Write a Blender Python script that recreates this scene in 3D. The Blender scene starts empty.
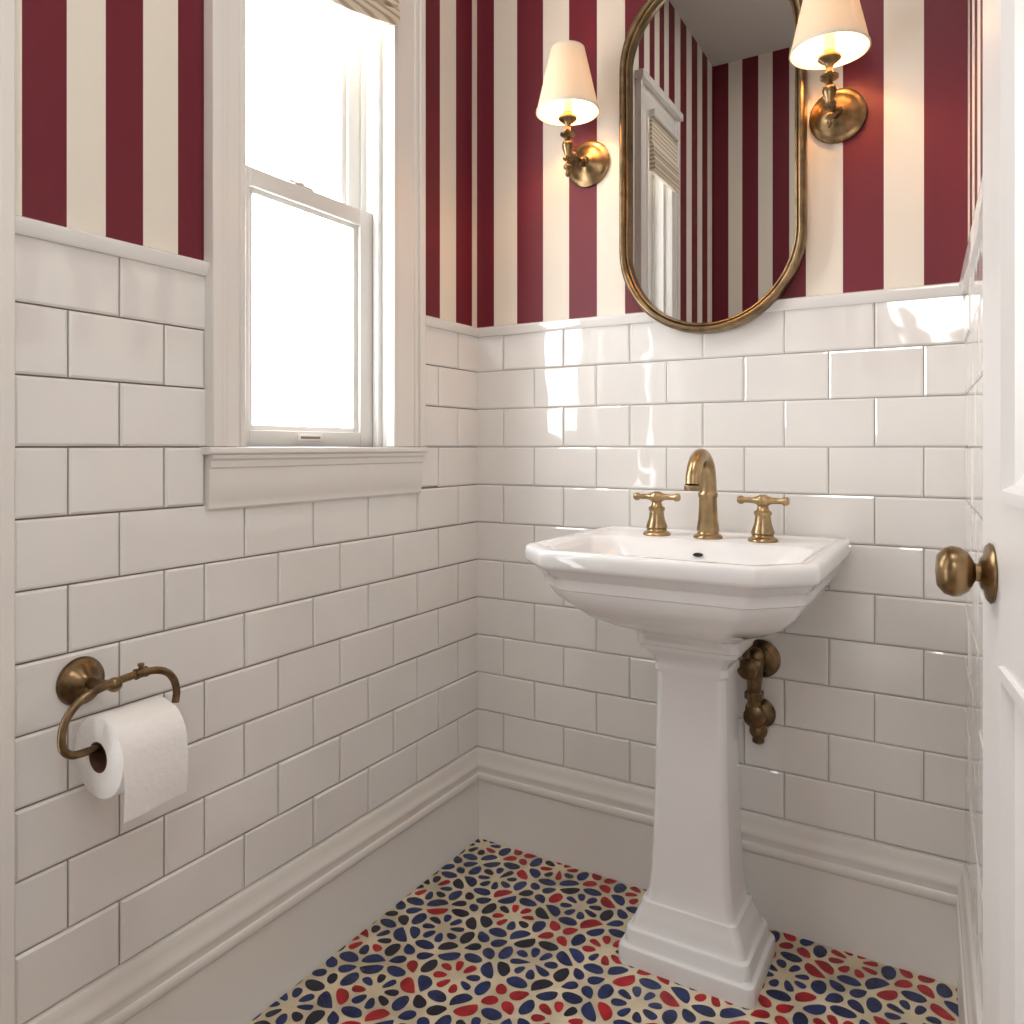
import bpy, bmesh, math, random
from mathutils import Vector, Matrix
random.seed(7)
scene = bpy.context.scene
COL = scene.collection
try:
    scene.view_settings.view_transform = 'Standard'
except Exception:
    pass

# ------------------------------------------------------------------ materials
def new_mat(name):
    m = bpy.data.materials.new(name); m.use_nodes = True
    return m, m.node_tree.nodes, m.node_tree.links, m.node_tree.nodes['Principled BSDF']
def mat(name, col, rough=0.5, metal=0.0, bump=0.0, bscale=40, coat=0.0, vary=0.0, vscale=8, detail=2, ior=1.5):
    m, N, L, b = new_mat(name)
    b.inputs['Base Color'].default_value = (*col, 1)
    b.inputs['Roughness'].default_value = rough
    b.inputs['Metallic'].default_value = metal
    b.inputs['Coat Weight'].default_value = coat
    b.inputs['IOR'].default_value = ior
    tc = N.new('ShaderNodeTexCoord')
    if bump:
        n = N.new('ShaderNodeTexNoise'); n.inputs['Scale'].default_value = bscale; n.inputs['Detail'].default_value = detail
        L.new(tc.outputs['Object'], n.inputs['Vector'])
        bp = N.new('ShaderNodeBump'); bp.inputs['Strength'].default_value = bump; bp.inputs['Distance'].default_value = 0.01
        L.new(n.outputs['Fac'], bp.inputs['Height']); L.new(bp.outputs['Normal'], b.inputs['Normal'])
    if vary:
        n = N.new('ShaderNodeTexNoise'); n.inputs['Scale'].default_value = vscale; n.inputs['Detail'].default_value = 4
        L.new(tc.outputs['Object'], n.inputs['Vector'])
        r = N.new('ShaderNodeValToRGB')
        r.color_ramp.elements[0].position = 0.35; r.color_ramp.elements[1].position = 0.65
        r.color_ramp.elements[0].color = (*[c*(1-vary) for c in col], 1)
        r.color_ramp.elements[1].color = (*[min(1, c*(1+vary)) for c in col], 1)
        L.new(n.outputs['Fac'], r.inputs['Fac']); L.new(r.outputs['Color'], b.inputs['Base Color'])
    return m
def emis(name, col, s):
    m, N, L, b = new_mat(name)
    b.inputs['Base Color'].default_value = (*col, 1)
    b.inputs['Emission Color'].default_value = (*col, 1)
    b.inputs['Emission Strength'].default_value = s
    return m

M = {}
M['red'] = mat('wallpaper red', (0.145, 0.006, 0.019), 0.5, bump=0.05, bscale=300)
M['cream'] = mat('wallpaper cream', (0.82, 0.765, 0.67), 0.6, bump=0.05, bscale=300)
M['tile'] = mat('glazed tile', (0.83, 0.815, 0.79), 0.04, bump=0.20, bscale=9, vary=0.02, vscale=5, detail=1, ior=1.75)
M['grout'] = mat('grout', (0.24, 0.20, 0.165), 0.9)
M['grout2'] = mat('pale grout', (0.46, 0.42, 0.38), 0.9)
M['trim'] = mat('trim paint', (0.82, 0.795, 0.755), 0.22)
M['sash'] = mat('shaded sash paint', (0.72, 0.71, 0.68), 0.3)  # trim white darkened to carry the shade of sashes and jamb against bright panes
M['door'] = mat('door paint', (0.80, 0.79, 0.775), 0.32)
M['ceil'] = mat('ceiling paint', (0.60, 0.58, 0.55), 0.8)
M['porc'] = mat('porcelain', (0.86, 0.86, 0.86), 0.03, coat=0.4)
M['brass'] = mat('aged brass', (0.38, 0.275, 0.15), 0.29, 1.0, vary=0.22, vscale=25)
M['bronze'] = mat('dark bronze', (0.18, 0.12, 0.065), 0.28, 1.0, vary=0.4, vscale=40)
M['antique'] = mat('antique brass', (0.26, 0.175, 0.09), 0.3, 1.0, vary=0.35, vscale=40)
M['framem'] = mat('mirror frame gilt', (0.24, 0.175, 0.10), 0.32, 1.0, vary=0.3, vscale=30)
M['mirror'] = mat('mirror silver', (0.55, 0.535, 0.52), 0.0, 1.0)
M['dark'] = mat('dark hole', (0.01, 0.01, 0.01), 0.5)
M['paper'] = mat('tissue paper', (0.88, 0.865, 0.845), 0.9, bump=0.15, bscale=120)
M['card'] = mat('cardboard', (0.13, 0.065, 0.035), 0.85)
M['steel'] = mat('steel', (0.5, 0.5, 0.5), 0.3, 1.0)
M['ftile'] = mat('floor tile cream', (0.68, 0.58, 0.41), 0.2, bump=0.05, bscale=30, vary=0.2, vscale=12)
M['navy'] = mat('floor navy', (0.010, 0.022, 0.10), 0.16, vary=0.5, vscale=25)
M['fred'] = mat('floor red', (0.36, 0.008, 0.016), 0.16, vary=0.35, vscale=25)
M['fblack'] = mat('floor black', (0.007, 0.008, 0.024), 0.16)
M['pane'] = emis('frosted pane', (0.97, 0.985, 1.0), 9.6)
M['pane2'] = emis('frosted pane of the tall window', (0.97, 0.985, 1.0), 5.0)
M['bulb'] = emis('bulb glass', (1.0, 0.57, 0.25), 175.0)
m, N, L, b = new_mat('shade linen')
b.inputs['Base Color'].default_value = (0.80, 0.68, 0.53, 1); b.inputs['Roughness'].default_value = 0.9
b.inputs['Emission Color'].default_value = (1.0, 0.70, 0.42, 1); b.inputs['Emission Strength'].default_value = 0.24
tr = N.new('ShaderNodeBsdfTranslucent'); tr.inputs['Color'].default_value = (0.50, 0.44, 0.35, 1)
mx = N.new('ShaderNodeMixShader'); mx.inputs['Fac'].default_value = 0.16
L.new(b.outputs[0], mx.inputs[1]); L.new(tr.outputs[0], mx.inputs[2])
L.new(mx.outputs[0], N['Material Output'].inputs['Surface'])
M['shade'] = m
m, N, L, b = new_mat('woven blind')
tc = N.new('ShaderNodeTexCoord'); w = N.new('ShaderNodeTexWave'); w.bands_direction = 'Z'
w.inputs['Scale'].default_value = 18; w.inputs['Distortion'].default_value = 0.6
L.new(tc.outputs['Object'], w.inputs['Vector'])
r = N.new('ShaderNodeValToRGB'); r.color_ramp.elements[0].color = (0.46, 0.37, 0.26, 1); r.color_ramp.elements[1].color = (0.78, 0.70, 0.58, 1)
r.color_ramp.elements[0].position = 0.1; r.color_ramp.elements[1].position = 0.6
L.new(w.outputs['Fac'], r.inputs['Fac']); L.new(r.outputs['Color'], b.inputs['Base Color']); b.inputs['Roughness'].default_value = 0.9
M['blind'] = m

# ------------------------------------------------------------------ helpers
ORG = {}
class Frame:            # maps (a along wall, h out into the room, z) to world
    def __init__(s, O, u, n):
        s.O = Vector((O[0], O[1], 0)); s.u = Vector((u[0], u[1], 0)).normalized(); s.n = Vector((n[0], n[1], 0)).normalized()
    def __call__(s, a, h, z): return s.O + s.u*a + s.n*h + Vector((0, 0, z))
WORLD = Frame((0, 0), (1, 0), (0, 1))

class MB:
    def __init__(s): s.v = []; s.f = []; s.m = []
    def face(s, idx, mi=0): s.f.append(tuple(idx)); s.m.append(mi)
    def pts(s, P):
        k = len(s.v); s.v += [Vector(p) for p in P]; return list(range(k, k+len(P)))
    def box(s, a0, a1, h0, h1, z0, z1, mi=0, F=WORLD):
        i = s.pts([F(a, h, z) for z in (z0, z1) for h in (h0, h1) for a in (a0, a1)])
        for q in ((0,1,3,2),(4,6,7,5),(0,4,5,1),(2,3,7,6),(0,2,6,4),(1,5,7,3)): s.face([i[k] for k in q], mi)
        return s
    def tile(s, a0, a1, z0, z1, F, mi=0, h=0.0055, bev=0.0038):
        hs = [h + random.uniform(-.0013, .0011) for _ in range(3)]
        hs.append(hs[1]+hs[2]-hs[0])
        if min(a1-a0, z1-z0) < 2.6*bev: bev = 0.25*min(a1-a0, z1-z0)
        o = [(a0, z0), (a1, z0), (a1, z1), (a0, z1)]
        inn = [(a0+bev, z0+bev), (a1-bev, z0+bev), (a1-bev, z1-bev), (a0+bev, z1-bev)]
        hh = [hs[0], hs[1], hs[3], hs[2]]
        A = s.pts([F(a, -.002, z) for a, z in o]); B = s.pts([F(a, h*0.6, z) for a, z in o])
        C = s.pts([F(a, max(k, .0035), z) for (a, z), k in zip(inn, hh)])
        s.face(A[::-1], mi); s.face(C, mi)
        for k in range(4):
            j = (k+1) % 4
            s.face((A[k], A[j], B[j], B[k]), mi); s.face((B[k], B[j], C[j], C[k]), mi)
    def loft(s, rings, mi=0, cap0=True, cap1=True, closed=False):
        R = [s.pts(r) for r in rings]; n = len(R[0])
        prs = list(zip(R, R[1:])) + ([(R[-1], R[0])] if closed else [])
        for A, B in prs:
            for k in range(n):
                j = (k+1) % n; s.face((A[k], A[j], B[j], B[k]), mi)
        if not closed:
            if cap0: s.face(R[0][::-1], mi)
            if cap1: s.face(R[-1], mi)
        return s
    def lathe(s, prof, o, ax=(0, 0, 1), n=28, mi=0, closed=False):
        ax = Vector(ax).normalized(); o = Vector(o)
        t = Vector((0, 0, 1)) if abs(ax.z) < .9 else Vector((1, 0, 0))
        e1 = ax.cross(t).normalized(); e2 = ax.cross(e1)
        rings = [[o + ax*h + (e1*math.cos(2*math.pi*k/n) + e2*math.sin(2*math.pi*k/n))*max(r, 1e-4) for k in range(n)] for r, h in prof]
        return s.loft(rings, mi, closed=closed)
    def tube(s, P, r, n=14, mi=0, closed=False, smooth=True):
        P = [Vector(p) for p in P]
        rr = r if isinstance(r, (list, tuple)) else [r]*len(P)
        if smooth:
            Q = []; RQ = []; m = len(P); rng = range(m if closed else m-1)
            for i in rng:
                p0 = P[i-1] if (closed or i > 0) else P[0]*2-P[1]
                p1 = P[i]; p2 = P[(i+1) % m]
                p3 = P[(i+2) % m] if (closed or i+2 < m) else P[-1]*2-P[-2]
                for k in range(6):
                    t = k/6
                    Q.append(0.5*((2*p1)+(p2-p0)*t+(2*p0-5*p1+4*p2-p3)*t*t+(3*p1-p0-3*p2+p3)*t**3))
                    RQ.append(rr[i]*(1-t)+rr[(i+1) % m]*t)
            if not closed: Q.append(P[-1]); RQ.append(rr[-1])
            P, rr = Q, RQ
        rings = []; up = None; m = len(P)
        for i, p in enumerate(P):
            d = ((P[(i+1) % m]-P[i-1]) if closed else (P[min(i+1, m-1)]-P[max(i-1, 0)])).normalized()
            if up is None:
                up = d.orthogonal().normalized()
            up = (up - d*up.dot(d)).normalized(); sd = d.cross(up)
            rings.append([p + (up*math.cos(2*math.pi*k/n)+sd*math.sin(2*math.pi*k/n))*rr[i] for k in range(n)])
        return s.loft(rings, mi, closed=closed)
    def prism(s, prof, a0, a1, F, mi=0):
        return s.loft([[F(a0, h, z) for h, z in prof], [F(a1, h, z) for h, z in prof]], mi)
    def ball(s, c, r, mi=0, n=20, sz=1.0, ax=(0,0,1)):
        k = 12
        return s.lathe([(r*math.sin(math.pi*i/k), -r*sz*math.cos(math.pi*i/k)) for i in range(k+1)], c, ax, n, mi)
    def build(s, name, mats, parent=None, bevel=0.0, angle=35, seg=2):
        org = ORG.get(parent.name, Vector((0, 0, 0))) if parent else Vector((0, 0, 0))
        me = bpy.data.meshes.new(name)
        me.from_pydata([v-org for v in s.v], [], s.f)
        if not isinstance(mats, (list, tuple)): mats = [mats]
        for q in mats: me.materials.append(q)
        for p, q in zip(me.polygons, s.m): p.material_index = q; p.use_smooth = True
        bm = bmesh.new(); bm.from_mesh(me); bmesh.ops.recalc_face_normals(bm, faces=bm.faces); bm.to_mesh(me); bm.free()
        me.set_sharp_from_angle(angle=math.radians(angle))
        o = bpy.data.objects.new(name, me); COL.objects.link(o)
        if parent: o.parent = parent
        ORG[o.name] = org
        if bevel:
            b = o.modifiers.new('bevel', 'BEVEL'); b.width = bevel; b.segments = seg; b.limit_method = 'ANGLE'; b.angle_limit = math.radians(40)
        return o
def thing(name, label, cat, loc, group=None):
    o = bpy.data.objects.new(name, None); COL.objects.link(o); o.location = loc; o.empty_display_size = .05
    o['label'] = label; o['category'] = cat
    if group: o['group'] = group
    ORG[o.name] = Vector(loc); return o
def struct(o, label, cat):
    o['kind'] = 'structure'; o['label'] = label; o['category'] = cat; return o
def sroot(name, label, cat, loc=(0, 0, 0)):
    o = thing(name, label, cat, loc); o['kind'] = 'structure'; return o

# ------------------------------------------------------------------ room frames
YF = -2.27; CEIL = 3.02; RX = 1.136
FL = Frame((0, 0), (0, -1), (1, 0))
FB = Frame((0, 0), (1, 0), (0, -1))
FR = Frame((RX, 0), (0.0417, -1), (-1, -0.0417))
FF = Frame((0, YF), (1, 0), (0, 1))
RAILZ = 1.3415; ROW = 0.1005

def wall(name, F, length, reds, holes, label, ext=(0.0, 0.0), gm='grout'):
    mb = MB()
    cuts = sorted({-ext[0], length+ext[1]} | {c for r in reds for c in r if -ext[0] < c < length+ext[1]} | {c for h in holes for c in h[:2] if 0 < c < length})
    for a0, a1 in zip(cuts, cuts[1:]):
        if a1-a0 < 1e-5: continue
        mid = (a0+a1)/2; red = any(r[0] <= mid <= r[1] for r in reds)
        segs = [(0, RAILZ, 2), (RAILZ, CEIL+0.05, 0 if red else 1)]
        for h in holes:
            if h[0] < mid < h[1]:
                ns = []
                for z0, z1, k in segs:
                    if z0 < h[2]: ns.append((z0, min(z1, h[2]), k))
                    if z1 > h[3]: ns.append((max(z0, h[3]), z1, k))
                segs = ns
        for z0, z1, k in segs:
            if z1-z0 > 1e-4: mb.box(a0, a1, -0.12, 0, z0, z1, k, F)
    return struct(mb.build(name, [M['red'], M['cream'], M[gm]]), label, 'wall')
def tiles(parent, F, length, jA, jB, block, first='A', g=.0012):
    mb = MB()
    for i in range(11):
        z1 = RAILZ - i*ROW; z0 = z1-ROW
        J = jA if (i % 2 == 0) == (first == 'A') else jB
        J = [0]+[j for j in J if .01 < j < length-.01]+[length]
        for a0, a1 in zip(J, J[1:]):
            pieces = [(a0, a1, z0, z1)]
            for (b0, b1, y0, y1) in block:
                nx = []
                for (p0, p1, q0, q1) in pieces:
                    if p1 <= b0 or p0 >= b1 or q1 <= y0 or q0 >= y1: nx.append((p0, p1, q0, q1)); continue
                    if q0 < y0: nx.append((p0, p1, q0, y0))
                    q = max(q0, y0)
                    if p0 < b0: nx.append((p0, b0, q, q1))
                    if p1 > b1: nx.append((b1, p1, q, q1))
                pieces = nx
            for p in pieces:
                if p[1]-p[0] > .008 and p[3]-p[2] > .008: mb.tile(p[0]+g, p[1]-g, p[2]+g, p[3]-g, F)
    return mb.build('tile_cladding', M['tile'], parent, angle=8)

W1 = (0.370, 0.790, 1.04, 2.42)
W2 = (1.268, 1.568, 0.21, 2.42)
redsL = [(.024,.0987),(.169,.2435),(.318,.392),(.467,.541),(.616,.69),(.735,.79),(.849,.91),(.973,1.035),(1.094,1.156),(1.217,1.278),(1.34,1.40),(1.46,1.52),(1.58,1.66)] + [(1.74+.17*k,1.83+.17*k) for k in range(4)]
wl = wall('wall_left', FL, -YF, redsL, [W1, W2], 'left wall, white brick tile below red and cream striped wallpaper, holding the window', ext=(.12, .12))
jA = [.18,.355,.528,.696,.861,.938,1.094,1.25,1.406,1.56,1.72,1.88,2.04,2.2]
jB = [.094,.266,.44,.605,.776,1.015,1.17,1.33,1.486,1.64,1.8,1.96,2.12]
tiles(wl, FL, -YF, jA, jB, [(.272,.855,.942,3), (1.18,1.646,0,3)], 'B', .0013)
redsB = [(-.12,.054),(.125,.202),(.276,.3525),(.426,.50),(.60,.675),(.7645,.839),(.912,.989),(1.061,1.30)]
wb = wall('wall_back', FB, RX+.1, redsB, [], 'back wall behind the sink, white brick tile below red and cream stripes', gm='grout2')
tiles(wb, FB, RX, [.085+.1775*k for k in range(7)], [.0, .178,.352,.531,.71,.885,1.061], [], 'A', .0009)
wr = wall('wall_right', FR, .72, [(.075,.15),(.225,.30),(.375,.45),(.525,.60)], [], 'narrow sliver of right wall beside the white door, tiled below stripes', gm='grout2')
tiles(wr, FR, .72, [.085+.1775*k for k in range(5)], [.178*k for k in range(5)], [], 'B', .0009)
wf = wall('wall_front', FF, 1.8, [(.15*k, .15*k+.08) for k in range(12)], [], 'front wall seen only in the mirror, striped red and cream', ext=(.0, .12))
tiles(wf, FF, 1.8, [.085+.1775*k for k in range(11)], [.178*k for k in range(11)], [], 'A')
mb = MB()
mb.box(1.166+.12, 1.80, -.84, -.72, 0, CEIL+.05); mb.box(1.80, 1.92, YF, -.72, 0, CEIL+.05)
struct(mb.build('wall_hall', M['ceil']), 'plain cream wall of the entry outside the open door', 'wall')
mb = MB(); mb.box(-.12, 1.92, YF-.12, .12, CEIL, CEIL+.12); struct(mb.build('ceiling', M['ceil']), 'plain off-white ceiling seen in the mirror', 'ceiling')

# rails
rail = [(0,1.334),(.010,1.334),(.013,1.338),(.013,1.345),(.016,1.350),(.015,1.357),(.008,1.360),(0,1.360)]
mb = MB(); mb.prism(rail, .006, .272, FL); mb.prism(rail, .855, 1.180, FL); mb.prism(rail, 1.646, -YF, FL)
struct(mb.build('trim_1', M['tile'], angle=50), 'white ceramic cap rail along top of the left wall tiles', 'trim')
mb = MB(); mb.prism(rail, .0, RX+.01, FB); struct(mb.build('trim_2', M['tile'], angle=50), 'white ceramic cap rail along top of the back wall tiles', 'trim')
mb = MB(); mb.prism(rail, .0, .72, FR); struct(mb.build('trim_3', M['tile'], angle=50), 'white ceramic cap rail on the right wall sliver', 'trim')
bb = [(0,0),(.0190,0),(.0186,.010),(.0165,.014),(.0165,.152),(.0190,.154),(.0205,.159),(.0210,.165),(.0200,.171),(.0180,.174),(.0165,.1745),(.0165,.186),(.0178,.189),(.0178,.195),(.0155,.200),(.0125,.208),(.0110,.218),(.0105,.226),(.0085,.2315),(0,.2345)]
mb = MB(); mb.prism(bb, 0, 1.180, FL); mb.prism(bb, 1.646, -YF, FL); struct(mb.build('baseboard_left', M['trim'], angle=45), 'tall moulded white baseboard under the left wall tiles', 'baseboard')
mb = MB(); mb.prism(bb, 0, RX, FB); struct(mb.build('baseboard_back', M['trim'], angle=45), 'tall moulded white baseboard behind the sink pedestal', 'baseboard')
mb = MB(); mb.prism(bb, 0, .72, FR); struct(mb.build('baseboard_right', M['trim'], angle=45), 'white baseboard end on the right by the door', 'baseboard')

# ------------------------------------------------------------------ floor: cement tiles with a mosaic of rounded cells
mb = MB(); mb.box(-.12, 1.92, YF-.12, .12, -.06, 0, 0)
P = 0.222; R2 = math.pi*2
seeds = []
for ix in range(-1, 10):
    for iy in range(-12, 2):
        ox, oy = ix*P+.05, iy*P-.045
        for (qx, qy, typ) in ((0, 0, 0), (.5, .5, 1), (.5, 0, 2), (0, .5, 3)):
            cx, cy = ox+qx*P, oy+qy*P
            if typ < 2:
                for k in range(8): seeds.append((cx, cy, .031, k*R2/8+.39, 2 if typ == 0 else 1))
                for k in range(8):
                    seeds.append((cx, cy, .063, k*R2/8, (1, 2)[k % 2] if typ == 1 else 1))
            else:
                for k in range(4): seeds.append((cx, cy, .0185, k*R2/4+.785, 2 if typ == 2 else 1))
S = []
for cx, cy, r_, a_, c_ in seeds:
    x = cx+r_*math.cos(a_)+random.uniform(-.0024, .0024); y = cy+r_*math.sin(a_)+random.uniform(-.0024, .0024)
    if random.random() < .08: c_ = random.choice((1, 2, 1, 3))
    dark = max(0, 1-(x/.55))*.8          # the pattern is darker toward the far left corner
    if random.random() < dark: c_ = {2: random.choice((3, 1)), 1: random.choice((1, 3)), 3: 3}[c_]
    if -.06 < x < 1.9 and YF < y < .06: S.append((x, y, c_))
cell = {}
for s_ in S: cell.setdefault((int(s_[0]//.06), int(s_[1]//.06)), []).append(s_)
def clip(poly, nx, ny, d):
    out = []
    for i in range(len(poly)):
        p, q = poly[i], poly[(i+1) % len(poly)]
        dp = p[0]*nx+p[1]*ny-d; dq = q[0]*nx+q[1]*ny-d
        if dp <= 0: out.append(p)
        if (dp < 0 < dq) or (dq < 0 < dp):
            t = dp/(dp-dq); out.append((p[0]+(q[0]-p[0])*t, p[1]+(q[1]-p[1])*t))
    return out
for x, y, c_ in S:
    if not (-.01 < x < 1.82 and YF < y < .01): continue
    GAP = random.uniform(.0031, .0043)
    poly = [(x-.05, y-.05), (x+.05, y-.05), (x+.05, y+.05), (x-.05, y+.05)]
    gx, gy = int(x//.06), int(y//.06)
    for i in (-1, 0, 1):
        for j in (-1, 0, 1):
            for (u, v_, _) in cell.get((gx+i, gy+j), []):
                dx, dy = u-x, v_-y; L_ = math.hypot(dx, dy)
                if L_ < 1e-6: continue
                nx, ny = dx/L_, dy/L_
                poly = clip(poly, nx, ny, x*nx+y*ny+L_/2-min(GAP, L_*.2))
                if len(poly) < 3: break
            if len(poly) < 3: break
        if len(poly) < 3: break
    for (nx, ny, d) in ((-1, 0, -.002), (0, 1, -.002), (1, 0, 1.80)):
        if len(poly) >= 3: poly = clip(poly, nx, ny, d)
    if len(poly) < 3: continue
    pq = [p for i, p in enumerate(poly) if math.hypot(p[0]-poly[i-1][0], p[1]-poly[i-1][1]) > .004]
    if len(pq) < 3: continue
    for kk in range(4):           # corner cutting gives pebble and petal outlines
        nw = []; f = (.29, .25, .25, .25)[kk]
        for i in range(len(pq)):
            p, q = pq[i], pq[(i+1) % len(pq)]
            nw += [(p[0]*(1-f)+q[0]*f, p[1]*(1-f)+q[1]*f), (p[0]*f+q[0]*(1-f), p[1]*f+q[1]*(1-f))]
        pq = nw
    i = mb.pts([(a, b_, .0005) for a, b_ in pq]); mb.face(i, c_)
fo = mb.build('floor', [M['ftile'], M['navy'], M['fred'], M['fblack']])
for p in fo.data.polygons:
    if p.material_index and p.normal.z < 0: p.flip()
struct(fo, 'cream cement tile floor patterned with navy and red petals', 'floor')

# ------------------------------------------------------------------ windows
def window(name, lab, a0, a1, z0, z1, mz, tall, cws, pane):
    r = sroot(name, lab, 'window', (0, -(a0+a1)/2, z0))
    mb = MB(); zb = 0.001 if tall else z0+.0005
    top = .085
    for sgn, e, cw in ((-1, a0, cws[0]), (1, a1, cws[1])):
        def rng(p, q): return (min(e+sgn*p, e+sgn*q), max(e+sgn*p, e+sgn*q))
        x0, x1 = rng(-.002, cw-.018); mb.box(x0, x1, .0002, .018, zb, z1+.001, 0, FL)
        x0, x1 = rng(cw-.020, cw); mb.box(x0, x1, .0004, .027, zb+.0003, z1+top-.001, 0, FL)
        x0, x1 = rng(cw-.034, cw-.0205); mb.box(x0, x1, .0005, .0215, zb+.0004, z1+top-.0015, 0, FL)
        x0, x1 = rng(-.003, .009); mb.box(x0, x1, -.004, .0215, zb+.0006, z1-.001, 0, FL)
    mb.box(a0-cws[0]+.019, a1+cws[1]-.019, .0003, .0175, z1, z1+top, 0, FL); mb.box(a0-cws[0]-.01, a1+cws[1]+.01, .0001, .04, z1+top, z1+top+.03, 0, FL)
    mb.build('casing', M['trim'], r, bevel=.002)
    mb = MB()
    mb.box(a0-.006, a0+.004, -.119, -.001, z0-.002, z1, 0, FL); mb.box(a1-.004, a1+.006, -.119, -.001, z0-.002, z1, 0, FL); mb.box(a0, a1, -.118, -.002, z1-.004, z1+.004, 0, FL)
    for q in (a0+.003, a1-.017):
        mb.box(q, q+.014, -.030, -.014, z0, z1-.001, 0, FL)
        mb.box(q, q+.014, -.0675, -.0625, z0, z1-.0015, 0, FL)
    mb.box(a0-.001, a1+.001, -.1185, -.0465, z0-.02, z0-.0005, 0, FL)
    mb.build('jamb', M['sash'] if not tall else M['trim'], r, bevel=.001)
    if not tall:
        s0, s1 = a0-cws[0], a1+cws[1]
        mb = MB(); mb.prism([(-.046, z0-.013), (.026, z0-.013), (.029, z0-.010), (.029, z0-.003), (.027, z0), (-.046, z0)], s0-.006, s1+.008, FL)
        mb.build('sill', M['trim'], r, bevel=.001)
        mb = MB(); mb.prism([(.0, .930), (.011, .930), (.014, .934), (.014, .946), (.016, .950), (.016, z0-.038), (.019, z0-.035), (.020, z0-.024), (.024, z0-.020), (.024, z0-.0135), (0, z0-.0135)], s0+.001, s1-.001, FL)
        mb.build('apron', M['trim'], r, angle=30)
    def sash(nm, h0, h1, s0, s1, bot, top, st):
        mb = MB(); b0, b1 = a0+.005, a1-.005
        mb.box(b0, b0+st-.014, h0, h1, s0, s1, 0, FL); mb.box(b1-st+.014, b1, h0, h1, s0, s1, 0, FL)
        q0, q1 = b0+st-.0145, b1-st+.0145
        mb.box(q0, q1, h0+.0005, h1-.0005, s0+.0005, s0+bot-.010, 0, FL); mb.box(q0, q1, h0+.0005, h1-.0005, s1-top+.010, s1-.0005, 0, FL)
        k0, k1 = s0+bot-.0105, s1-top+.0105
        mb.box(q0, q0+.0145, h0+.004, h1-.008, k0, k1, 0, FL); mb.box(q1-.0145, q1, h0+.004, h1-.008, k0, k1, 0, FL)
        mb.box(q0+.014, q1-.014, h0+.0045, h1-.0085, k0, k0+.0105, 0, FL); mb.box(q0+.014, q1-.014, h0+.0045, h1-.0085, k1-.0105, k1, 0, FL)
        sh = mb.build(nm, M['sash'], r, bevel=.0015)
        mb = MB(); mb.box(b0+st-.004, b1-st+.004, (h0+h1)/2-.004, (h0+h1)/2, s0+bot-.004, s1-top+.004, 0, FL)
        mb.build('pane', pane, sh)
        return sh
    sash('upper_sash', -.098, -.068, mz-.042, z1-.006, .042, .045, .064)
    lo = sash('lower_sash', -.062, -.032, z0+.0005, mz, .042, .046, .065)
    if not tall:
        am = (a0+a1)/2+.01
        mb = MB(); mb.box(am-.026, am+.026, -.060, -.036, mz-.001, mz+.005, 0, FL); mb.lathe([(.010, 0), (.010, .006), (.006, .009)], FL(am, -.050, mz+.0045), (0, 0, 1), 16); mb.box(am-.004, am+.03, -.054, -.046, mz+.007, mz+.012, 0, FL)
        mb.build('sash_lock', M['steel'], lo, bevel=.001)
        mb = MB(); mb.box(am-.042, am+.024, -.033, -.028, z0+.012, z0+.026, 0, FL)
        mb.build('sash_lift', M['trim'], lo, bevel=.001)
        mb = MB(); mb.box(am-.036, am+.018, -.0285, -.0275, z0+.0165, z0+.0215, 0, FL)
        mb.build('sash_lift_slot', M['grout'], lo)
    return r
window('window_1', 'white double-hung window with frosted panes on the left wall', *W1, 1.572, False, (.108, .071), M['pane'])
window('window_2', 'tall white framed window seen only in mirror and as trim at left edge', *W2, 1.6, True, (.0905, .085), M['pane2'])

def blind(lab, a0, a1, z0, z1, h=.008, drop=0.0):
    root = thing('roman_shade', lab, 'window shade', FL((a0+a1)/2, h, z1))
    mb = MB()
    pr = [(0, z0), (.018, z0-.004), (.026, z0+.006), (.024, z0+.03), (.014, z0+.034), (.024, z0+.040), (.022, z0+.065), (.012, z0+.07), (.020, z0+.078), (.018, z0+.11), (.010, z0+.118), (.012, z1), (0, z1)]
    rings = []
    for k in range(9):
        t = k/8; a = a0+(a1-a0)*t; dz = -drop*math.sin(min(1, t*1.3)*math.pi/2)
        rings.append([FL(a, h+.016+x, zz+(dz if zz < z1-.01 else 0)) for x, zz in pr])
    mb.loft(rings); mb.build('fabric', M['blind'], root, angle=60)
    mb = MB(); mb.box(a0, a1, h+.012, h+.04, z1, z1+.03, 0, FL); mb.build('headrail', M['trim'], root, bevel=.002)
blind('woven cream roman shade at the top of the left wall window', .385, .78, 1.985, 2.38, .006, .055)
blind('woven roman shade seen in the mirror on the tall window', 1.262, 1.572, 2.16, 2.38, .012)

# ------------------------------------------------------------------ door
a8 = math.radians(8)
FD = Frame((1.148, -.78), (math.sin(a8), -math.cos(a8)), (-math.cos(a8), -math.sin(a8)))
dr = sroot('door_1', 'white panelled door with a brass knob standing open at the right edge', 'door', FD(.65, -.0175, 0))
mb = MB(); DW = .65; DH = 2.1
mb.box(0.001, DW-.001, -.035, -.014, .013, DH-.001, 0, FD)
for b in ((0, .105, .012, DH), (DW-.105, DW, .012, DH), (.105, DW-.105, .012, .25), (.105, DW-.105, .835, .99), (.105, DW-.105, DH-.12, DH)):
    mb.box(b[0], b[1], -.014, 0, b[2], b[3], 0, FD)
for z0, z1 in ((.25, .835), (.99, DH-.12)):
    rs = []
    for ins, h in ((-.002, -.0005), (-.001, .004), (.010, .004), (.016, -.006), (.028, -.013), (.06, -.013), (.085, -.005)):
        rs.append([FD(.105+ins, h, z0+ins), FD(DW-.105-ins, h, z0+ins), FD(DW-.105-ins, h, z1-ins), FD(.105+ins, h, z1-ins)])
    mb.loft(rs, cap0=False)
mb.build('door_leaf', M['door'], dr, angle=25)
kc = FD(.052, 0, .915); kn = FD.n
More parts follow.
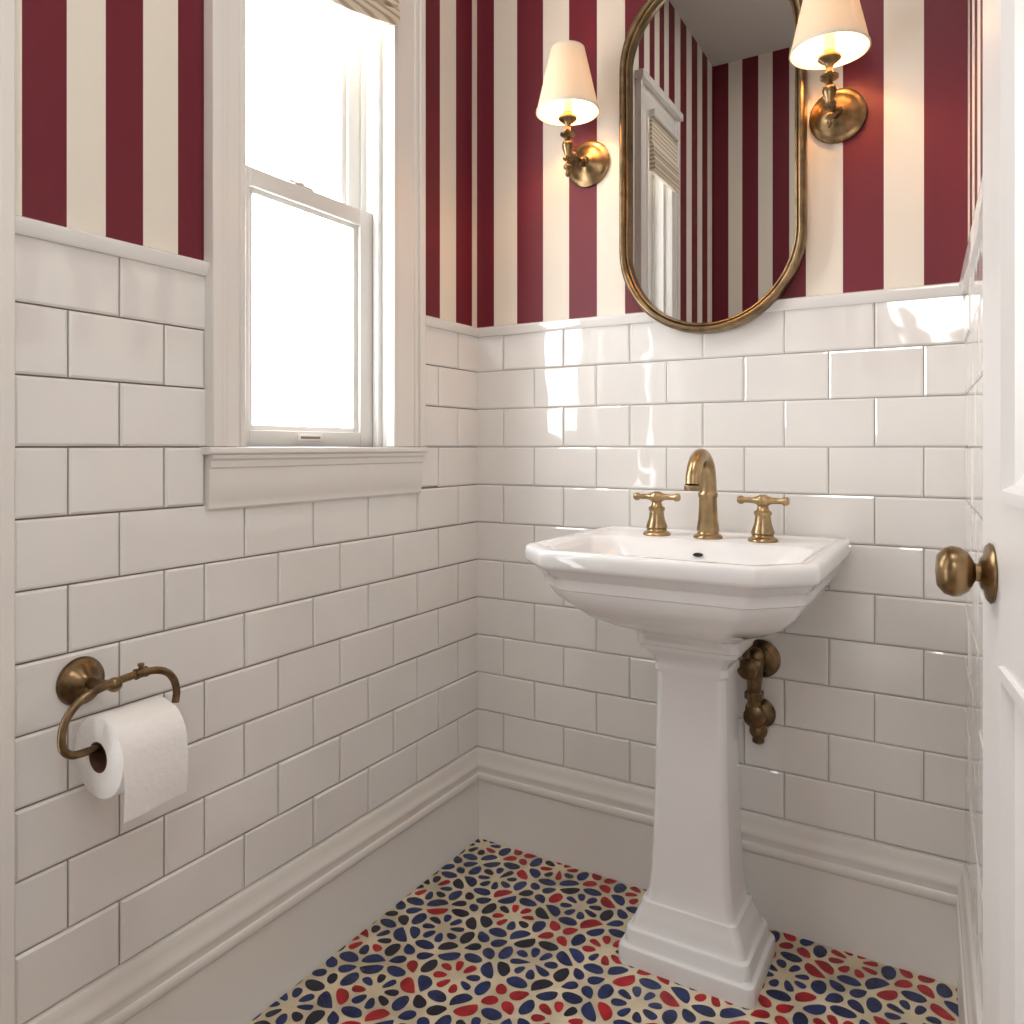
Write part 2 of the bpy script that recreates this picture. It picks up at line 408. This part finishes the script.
mb = MB(); mb.lathe([(0, 0), (.029, 0), (.030, .002), (.027, .005), (.018, .007), (.015, .010), (.011, .011), (0, .011)], kc, kn, 32); k1 = mb.build('rose', M['antique'], dr)
mb = MB(); mb.lathe([(.009, .009), (.009, .015), (.013, .017), (.020, .021), (.0245, .028), (.0255, .035), (.023, .042), (.016, .048), (.0, .050)], kc, kn, 32); mb.build('knob', M['antique'], dr)
mb = MB(); mb.box(1.262, 1.36, -1.50, -1.435, 0, CEIL); struct(mb.build('trim_5', M['trim'], bevel=.003), 'white hinge post of the open door, out of frame', 'trim')

# ------------------------------------------------------------------ pedestal sink
SX = .66
def ring(hw, yb, yf, cf, cb, z, r=.008, cx=SX):
    P8 = [(-hw, yb-cb), (-hw, yf+cf), (-hw+cf, yf), (hw-cf, yf), (hw, yf+cf), (hw, yb-cb), (hw-cb, yb), (-hw+cb, yb)]
    out = []; n = len(P8)
    for i in range(n):
        p = Vector(P8[i]); a = Vector(P8[i-1]); b = Vector(P8[(i+1) % n])
        d1 = a-p; d2 = b-p
        r1 = min(r, d1.length*.45); r2 = min(r, d2.length*.45)
        A = p+d1.normalized()*r1; B = p+d2.normalized()*r2
        for t in (0, .25, .5, .75, 1):
            q = A*(1-t)**2 + p*2*t*(1-t) + B*t*t
            out.append((cx+q.x, q.y, z))
    return out
sink = thing('pedestal_sink', 'white porcelain pedestal sink with chamfered basin and brass faucet', 'sink', (SX, -.18, 0))
mb = MB()
Yb = -.012
out = [(.655,.098,-.275,.02,.10),(.668,.104,-.285,.03,.09),(.680,.124,-.315,.045,.07),(.698,.162,-.367,.06,.05),(.722,.201,-.418,.07,.03),(.748,.226,-.451,.074,.01),
       (.768,.237,-.465,.076,.0),(.775,.239,-.467,.076,0),(.778,.244,-.472,.076,0),(.796,.247,-.475,.076,0),(.799,.249,-.477,.076,0),(.803,.255,-.483,.076,0),(.812,.259,-.488,.076,0),(.817,.266,-.496,.076,0),(.820,.269,-.499,.076,0),(.825,.271,-.501,.076,0),(.840,.271,-.501,.076,0),(.846,.2705,-.5005,.076,0),(.8495,.268,-.498,.0755,0),(.851,.264,-.494,.075,0)]
rings = [ring(hw, Yb-yb, yf, cf, .01, z, .014) for z, hw, yf, cf, yb in out]
rings += [ring(.250, Yb-.020, -.480, .070, .014, .8515, .014), ring(.246, Yb-.024, -.476, .069, .016, .8495, .014), ring(.240, Yb-.03, -.470, .067, .016, .8465, .012), ring(.233, -.163, -.463, .065, .03, .846, .012),
          ring(.230, -.166, -.460, .065, .034, .844, .012), ring(.222, -.174, -.452, .068, .04, .832, .016), ring(.203, -.188, -.433, .08, .06, .785, .03),
          ring(.165, -.21, -.395, .08, .07, .735, .03), ring(.10, -.25, -.345, .035, .035, .712, .02), ring(.05, -.275, -.325, .02, .02, .708, .01)]
mb.loft(rings)
basin = mb.build('basin', M['porc'], sink, angle=38)
mb = MB()
mb.loft([[(SX+.010*math.cos(t*R2/20), yy, .819+.004*math.sin(t*R2/20)) for t in range(20)] for yy in (-.175, -.1835)])
mb.build('overflow_hole', M['dark'], sink)
mb = MB(); mb.lathe([(0, -.002), (.024, -.002), (.026, .002), (.02, .004), (.0, .003)], (SX, -.30, .709)); mb.build('drain', M['brass'], sink)
mb = MB(); pc = -.185
lv = [(0,.136,.101),(.030,.136,.101),(.034,.134,.100),(.036,.127,.093),(.039,.125,.091),(.062,.124,.090),(.066,.122,.088),(.068,.115,.082),(.072,.1125,.080),(.086,.110,.078),(.100,.104,.0735),(.112,.0985,.070),(.120,.0965,.069),(.122,.091,.0655),(.126,.0885,.064),(.150,.084,.062),(.19,.080,.0600),(.25,.0775,.0585),
      (.40,.073,.056),(.585,.070,.055),(.590,.0745,.0585),(.600,.0745,.0585),(.605,.0725,.0575),(.618,.078,.062),(.628,.087,.070),(.632,.089,.072),(.634,.096,.078),(.643,.098,.080),(.645,.101,.083),(.666,.103,.084)]
mb.loft([ring(hw, pc+hd, pc-hd, .010, .010, z, .006) for z, hw, hd in lv])
mb.build('pedestal', M['porc'], sink, angle=38)
FY = -.11; DZ = .846
def basep(s=1): return [(0, 0), (.030*s, 0), (.031*s, .003), (.029*s, .007), (.023*s, .010), (.022*s, .014), (.024*s, .017)]
mb = MB()
mb.lathe(basep()+[(.0235, .022), (.0205, .040), (.0185, .085), (.0205, .089), (.0205, .096), (.0175, .100)], (SX, FY, DZ), n=32)
z = DZ
mb.tube([(SX, FY, z+.09), (SX, FY, z+.125), (SX, FY-.012, z+.157), (SX, FY-.042, z+.175), (SX, FY-.078, z+.168), (SX, FY-.10, z+.142), (SX, FY-.106, z+.118)], [.018, .0175, .0168, .016, .0155, .015, .015])
mb.lathe([(0, 0), (.017, 0), (.0175, .004), (.017, .010), (.014, .012), (0, .012)], (SX, FY-.1065, z+.106), (0, .05, 1))
mb.build('faucet_spout', M['brass'], sink, angle=40)
for sx, an in ((-.114, .05), (.114, -.06)):
    c = Vector((SX+sx, FY, DZ)); mb = MB()
    mb.lathe(basep(.98)+[(.0225, .022), (.0175, .036), (.0152, .052), (.018, .056), (.018, .061), (.0125, .065), (.0105, .072), (.0135, .076)], c, n=28)
    h = mb.build('faucet_handle', M['brass'], sink, angle=40)
    mb = MB(); d = Vector((math.cos(an), math.sin(an), 0)); hc = c+Vector((0, 0, .084))
    mb.lathe([(0,-.053),(.006,-.052),(.0088,-.048),(.0088,-.042),(.0058,-.038),(.0064,-.020),(.0090,-.012),(.0125,-.006),(.0125,.006),(.0090,.012),(.0064,.020),(.0058,.038),(.0088,.042),(.0088,.048),(.006,.052),(0,.053)], hc, d, 18)
    mb.lathe([(.0125, -.010), (.0135, 0), (.011, .008), (.004, .012), (.0, .0125)], hc, (0, 0, 1), 20)
    mb.build('cross_lever', M['brass'], h, angle=40)

# ------------------------------------------------------------------ supply valve
vx, vz = .748, .578
v = thing('supply_valve', 'aged bronze water supply valve on the tiles right of the sink pedestal', 'valve', (vx, -.005, vz))
mb = MB(); mb.lathe([(0,0),(.040,0),(.041,.004),(.034,.009),(.028,.011),(.024,.017),(.014,.020),(0,.020)], (vx, -.004, vz), (0, -1, 0), 30); mb.build('wall_flange', M['bronze'], v)
mb = MB(); mb.lathe([(0,0),(.011,0),(.011,.05),(.017,.052),(.017,.066),(.012,.07),(0,.07)], (vx, -.02, vz), (0, -1, 0), 20)
mb.tube([(vx, -.062, vz+.014), (vx-.002, -.062, vz-.03), (vx-.004, -.058, vz-.07), (vx-.004, -.050, vz-.105), (vx-.002, -.045, vz-.135)], [.018, .0165, .014, .0145, .013])
mb.lathe([(0,0),(.020,0),(.021,.004),(.021,.014),(.017,.018),(0,.018)], (vx-.004, -.056, vz-.075), (0, 0, 1), 6)
mb.ball((vx, -.062, vz+.018), .0175)
mb.build('valve_body', M['bronze'], v, angle=40)
mb = MB(); mb.lathe([(0,0),(.006,0),(.006,.02),(.018,.022),(.022,.027),(.022,.034),(.016,.038),(0,.039)], (vx, -.075, vz), (-.25, -1, 0), 20); mb.build('valve_handle', M['bronze'], v)
mb = MB(); mb.lathe([(0,0),(.031,0),(.033,.005),(.028,.011),(.020,.016),(.012,.02),(0,.02)], (vx-.002, -.004, vz-.118), (0, -1, 0), 28)
mb.lathe([(.011,.01),(.011,.045),(.021,.048),(.023,.062),(.014,.067),(0,.067)], (vx-.002, -.004, vz-.112), (0, -1, 0), 20)
mb.ball((vx+.002, -.045, vz-.145), .019); mb.lathe([(.013,0),(.013,.018),(.008,.022),(0,.022)], (vx+.002, -.045, vz-.151), (0, 0, -1), 16)
mb.build('lower_fitting', M['bronze'], v, angle=40)

# ------------------------------------------------------------------ mirror
mx0, mzb, mzt, mw = .634, 1.5055, 1.925, .21
mir = thing('wall_mirror', 'tall pill-shaped wall mirror in a thin bronze frame above the sink', 'mirror', (mx0, 0, mzb-mw))
def pill(off, y, n=40):
    r = mw-off; P_ = []
    for k in range(n+1):
        t = math.pi*k/n; P_.append((mx0+r*math.cos(t), y, mzt+r*math.sin(t)))
    for k in range(n+1):
        t = math.pi+math.pi*k/n; P_.append((mx0+r*math.cos(t), y, mzb+r*math.sin(t)))
    return P_
mb = MB(); prof = [(.002,-.001),(.0,-.012),(.0,-.030),(.003,-.037),(.008,-.040),(.013,-.038),(.0155,-.033),(.0165,-.030),(.0185,-.033),(.021,-.032),(.023,-.028),(.024,-.012),(.024,-.001)]
mb.loft([pill(o_, y_) for o_, y_ in prof], closed=True); mb.build('frame', M['framem'], mir, angle=60)
mb = MB(); mb.loft([pill(.0225, -.010), pill(.0225, -.016)]); mb.build('mirror_glass', M['mirror'], mir, angle=30)

# ------------------------------------------------------------------ sconces
def sconce(x, zc, lab):
    y = -.118
    t = thing('wall_sconce', lab, 'wall lamp', (x, 0, zc), 'brass candle sconces flanking the mirror')
    mb = MB(); mb.lathe([(0,0),(.055,0),(.057,.003),(.056,.007),(.050,.010),(.046,.010),(.042,.013),(.032,.016),(.022,.021),(.013,.026),(.010,.034),(0,.034)], (x, 0, zc-.004), (0, -1, 0), 36)
    mb.build('backplate', M['antique'], t, angle=40)
    mb = MB(); mb.lathe([(.0085,.02),(.0065,.040),(.010,.044),(.010,.049),(.0055,.053),(.0055,.082),(.0085,.086),(.0085,.091),(.006,.094),(.006,.118)], (x, 0, zc-.010), (0, -1, 0), 18)
    mb.build('arm', M['antique'], t)
    mb = MB(); z = zc-.050
    mb.lathe([(0,-.020),(.0045,-.018),(.0065,-.013),(.004,-.008),(.004,-.004),(.009,.000),(.0105,.004),(.009,.008),(.005,.011),(.005,.017),(.0115,.021),(.0115,.025),(.007,.028),(.0085,.036),(.0125,.047),(.0135,.054),(.0115,.061),(.007,.065),(.006,.071),(.0125,.074),(.0175,.078),(.0175,.082),(.010,.086),(.007,.090),(.007,.100),(.0095,.106),(.016,.110),(.0215,.115),(.0215,.119),(.013,.121),(.0115,.123),(.0115,.130)], (x, y, z), n=24)
    mb.build('stem', M['antique'], t, angle=40)
    mb = MB(); mb.lathe([(.0105,.128),(.0105,.165),(0,.166)], (x, y, z), n=20); mb.build('candle_sleeve', M['cream'], t)
    mb = MB(); mb.ball((x, y, z+.188), .0165, sz=1.4); mb.build('bulb', M['bulb'], t)
    z0, z1 = zc+.080, zc+.229; rb, rt = .0735, .0395
    mb = MB(); mb.lathe([(rb, z0), (rt, z1), (rt-.0012, z1), (rb-.0012, z0)], (x, y, 0), n=48, closed=True); sh = mb.build('lamp_shade', M['shade'], t, angle=60)
    for r_, zz in ((rb, z0), (rt, z1-.006)):
        mb = MB(); mb.lathe([(r_+.0012, zz), (r_+.0004, zz+.005), (r_-.0018, zz+.005), (r_-.0018, zz)], (x, y, 0), n=48, closed=True); mb.build('shade_trim', M['cream'], sh)
    mb = MB()
    for k in range(3):
        an = k*R2/3; mb.tube([(x, y, z1-.012), (x+(rt-.001)*math.cos(an), y+(rt-.001)*math.sin(an), z1-.006)], .0012, 6, smooth=False)
    mb.build('shade_support', M['antique'], sh)
sconce(.331, 1.742, 'brass candle wall sconce left of the mirror, its whole shade in view')
sconce(.9025, 1.735, 'brass candle wall sconce right of the mirror, shade cut by the top edge')

# ------------------------------------------------------------------ toilet paper
py, pz = -1.0776, .694
hd = thing('toilet_paper_holder', 'dark bronze hoop toilet paper holder on the left wall tiles', 'paper holder', (.004, py, pz))
mb = MB(); mb.lathe([(0,0),(.034,0),(.036,.004),(.034,.009),(.026,.012),(.022,.018),(.014,.022),(.010,.03),(0,.03)], (.003, py, pz), (1, 0, 0), 32); mb.build('backplate', M['bronze'], hd, angle=40)
HX = .088
mb = MB(); mb.tube([(.028, py, pz), (.055, py, pz+.002), (HX-.004, py+.002, pz+.006)], .0075)
mb.ball((HX, py+.002, pz+.007), .0105); mb.build('post', M['bronze'], hd, angle=40)
hz = .622
mb = MB(); mb.lathe([(.0056,-.010),(.008,-.009),(.008,-.006),(.0072,-.004),(.0072,.004),(.008,.006),(.008,.009),(.0056,.010)], (HX, -1.035, hz+.0855), (0, 1, .04), 18); mb.lathe([(.0035,0),(.0035,.010),(.005,.011),(.0045,.014),(0,.015)], (HX, -1.035, hz+.0855), (0, 0, 1), 14)
mb.build('collar', M['bronze'], hd, angle=40)
mb = MB(); mb.tube([(HX, -1.012, hz-.003), (HX, -1.06, hz-.003), (HX, -1.110, hz-.003), (HX, -1.138, hz+.000), (HX, -1.150, hz+.018), (HX, -1.144, hz+.050), (HX, -1.118, hz+.073), (HX, -1.07, hz+.083), (HX, -1.025, hz+.085), (HX, -.998, hz+.079), (HX, -.982, hz+.064), (HX, -.976, hz+.044), (HX, -.978, hz+.026)], .0056)
mb.build('hoop', M['bronze'], hd)
rcz = hz-.003+.0056-.020+.001; RX0 = HX; rr = .058
roll = thing('toilet_paper_roll', 'white toilet paper roll hanging on the bronze hoop holder', 'toilet paper', (RX0, -1.05, rcz))
mb = MB(); mb.lathe([(.0215, 0), (rr-.002, 0), (rr, .002), (rr, .098), (rr-.002, .1), (.0215, .1)], (RX0, -1.10, rcz), (0, 1, 0), 48, closed=True)
mb.build('paper', M['paper'], roll, angle=50)
mb = MB(); mb.lathe([(.020, -.0005), (.0215, -.0005), (.0215, .1005), (.020, .1005)], (RX0, -1.10, rcz), (0, 1, 0), 36, closed=True)
mb.build('core', M['card'], roll, angle=50)
mb = MB(); rings = []
for k in range(17):
    if k < 6:
        an = math.radians(60-12*k); x = RX0+(rr+.0006)*math.cos(an); zz = rcz+(rr+.0006)*math.sin(an); ss = 0
    else:
        q = (k-5)/11; x = RX0+rr+.0006+.002*math.sin(q*3.5); zz = rcz-.074*q; ss = q
    row = []
    for j in range(7):
        u = j/6; yy = -1.0995+.099*u
        row.append((x+.0022*ss*math.sin(u*5+.6), yy, zz+ss*(.004*u-.003)))
    rings.append(row+[(p[0]+.0008, p[1], p[2]) for p in row[::-1]])
mb.loft(rings); mb.build('loose_sheet', M['paper'], roll, angle=50)

# ------------------------------------------------------------------ lights
def area(name, loc, rot, size, power, col, sy=None):
    l = bpy.data.lights.new(name, 'AREA'); l.energy = power; l.color = col; l.size = size
    if sy: l.shape = 'RECTANGLE'; l.size_y = sy
    o = bpy.data.objects.new(name, l); o.location = loc; o.rotation_euler = rot; COL.objects.link(o); return o
area('ceiling_fill', (.75, -1.3, 2.98), (0, 0, 0), .5, 10, (1.0, .97, .93))  # unseen soft fill added under the ceiling to brighten the closed room
l = bpy.data.lights.new('camera_fill', 'POINT'); l.energy = 8.8; l.color = (1, .985, .96); l.shadow_soft_size = .15  # unseen fill added just above the camera, no real lamp hangs there
o = bpy.data.objects.new('camera_fill', l); o.location = (1.05, -1.76, 1.65); COL.objects.link(o)
w = bpy.data.worlds.new('world'); scene.world = w; w.use_nodes = True
w.node_tree.nodes['Background'].inputs['Color'].default_value = (.9, .95, 1, 1); w.node_tree.nodes['Background'].inputs['Strength'].default_value = 1.0

# ------------------------------------------------------------------ camera
cam = bpy.data.cameras.new('camera'); cam.sensor_width = 36; cam.lens = 766/1024*36; cam.shift_y = -65/1024; cam.clip_start = .01
co = bpy.data.objects.new('camera', cam); COL.objects.link(co)
co.location = (1.1328, -1.7267, 1.04); co.rotation_euler = (math.radians(90), 0, math.radians(30.65))
scene.camera = co
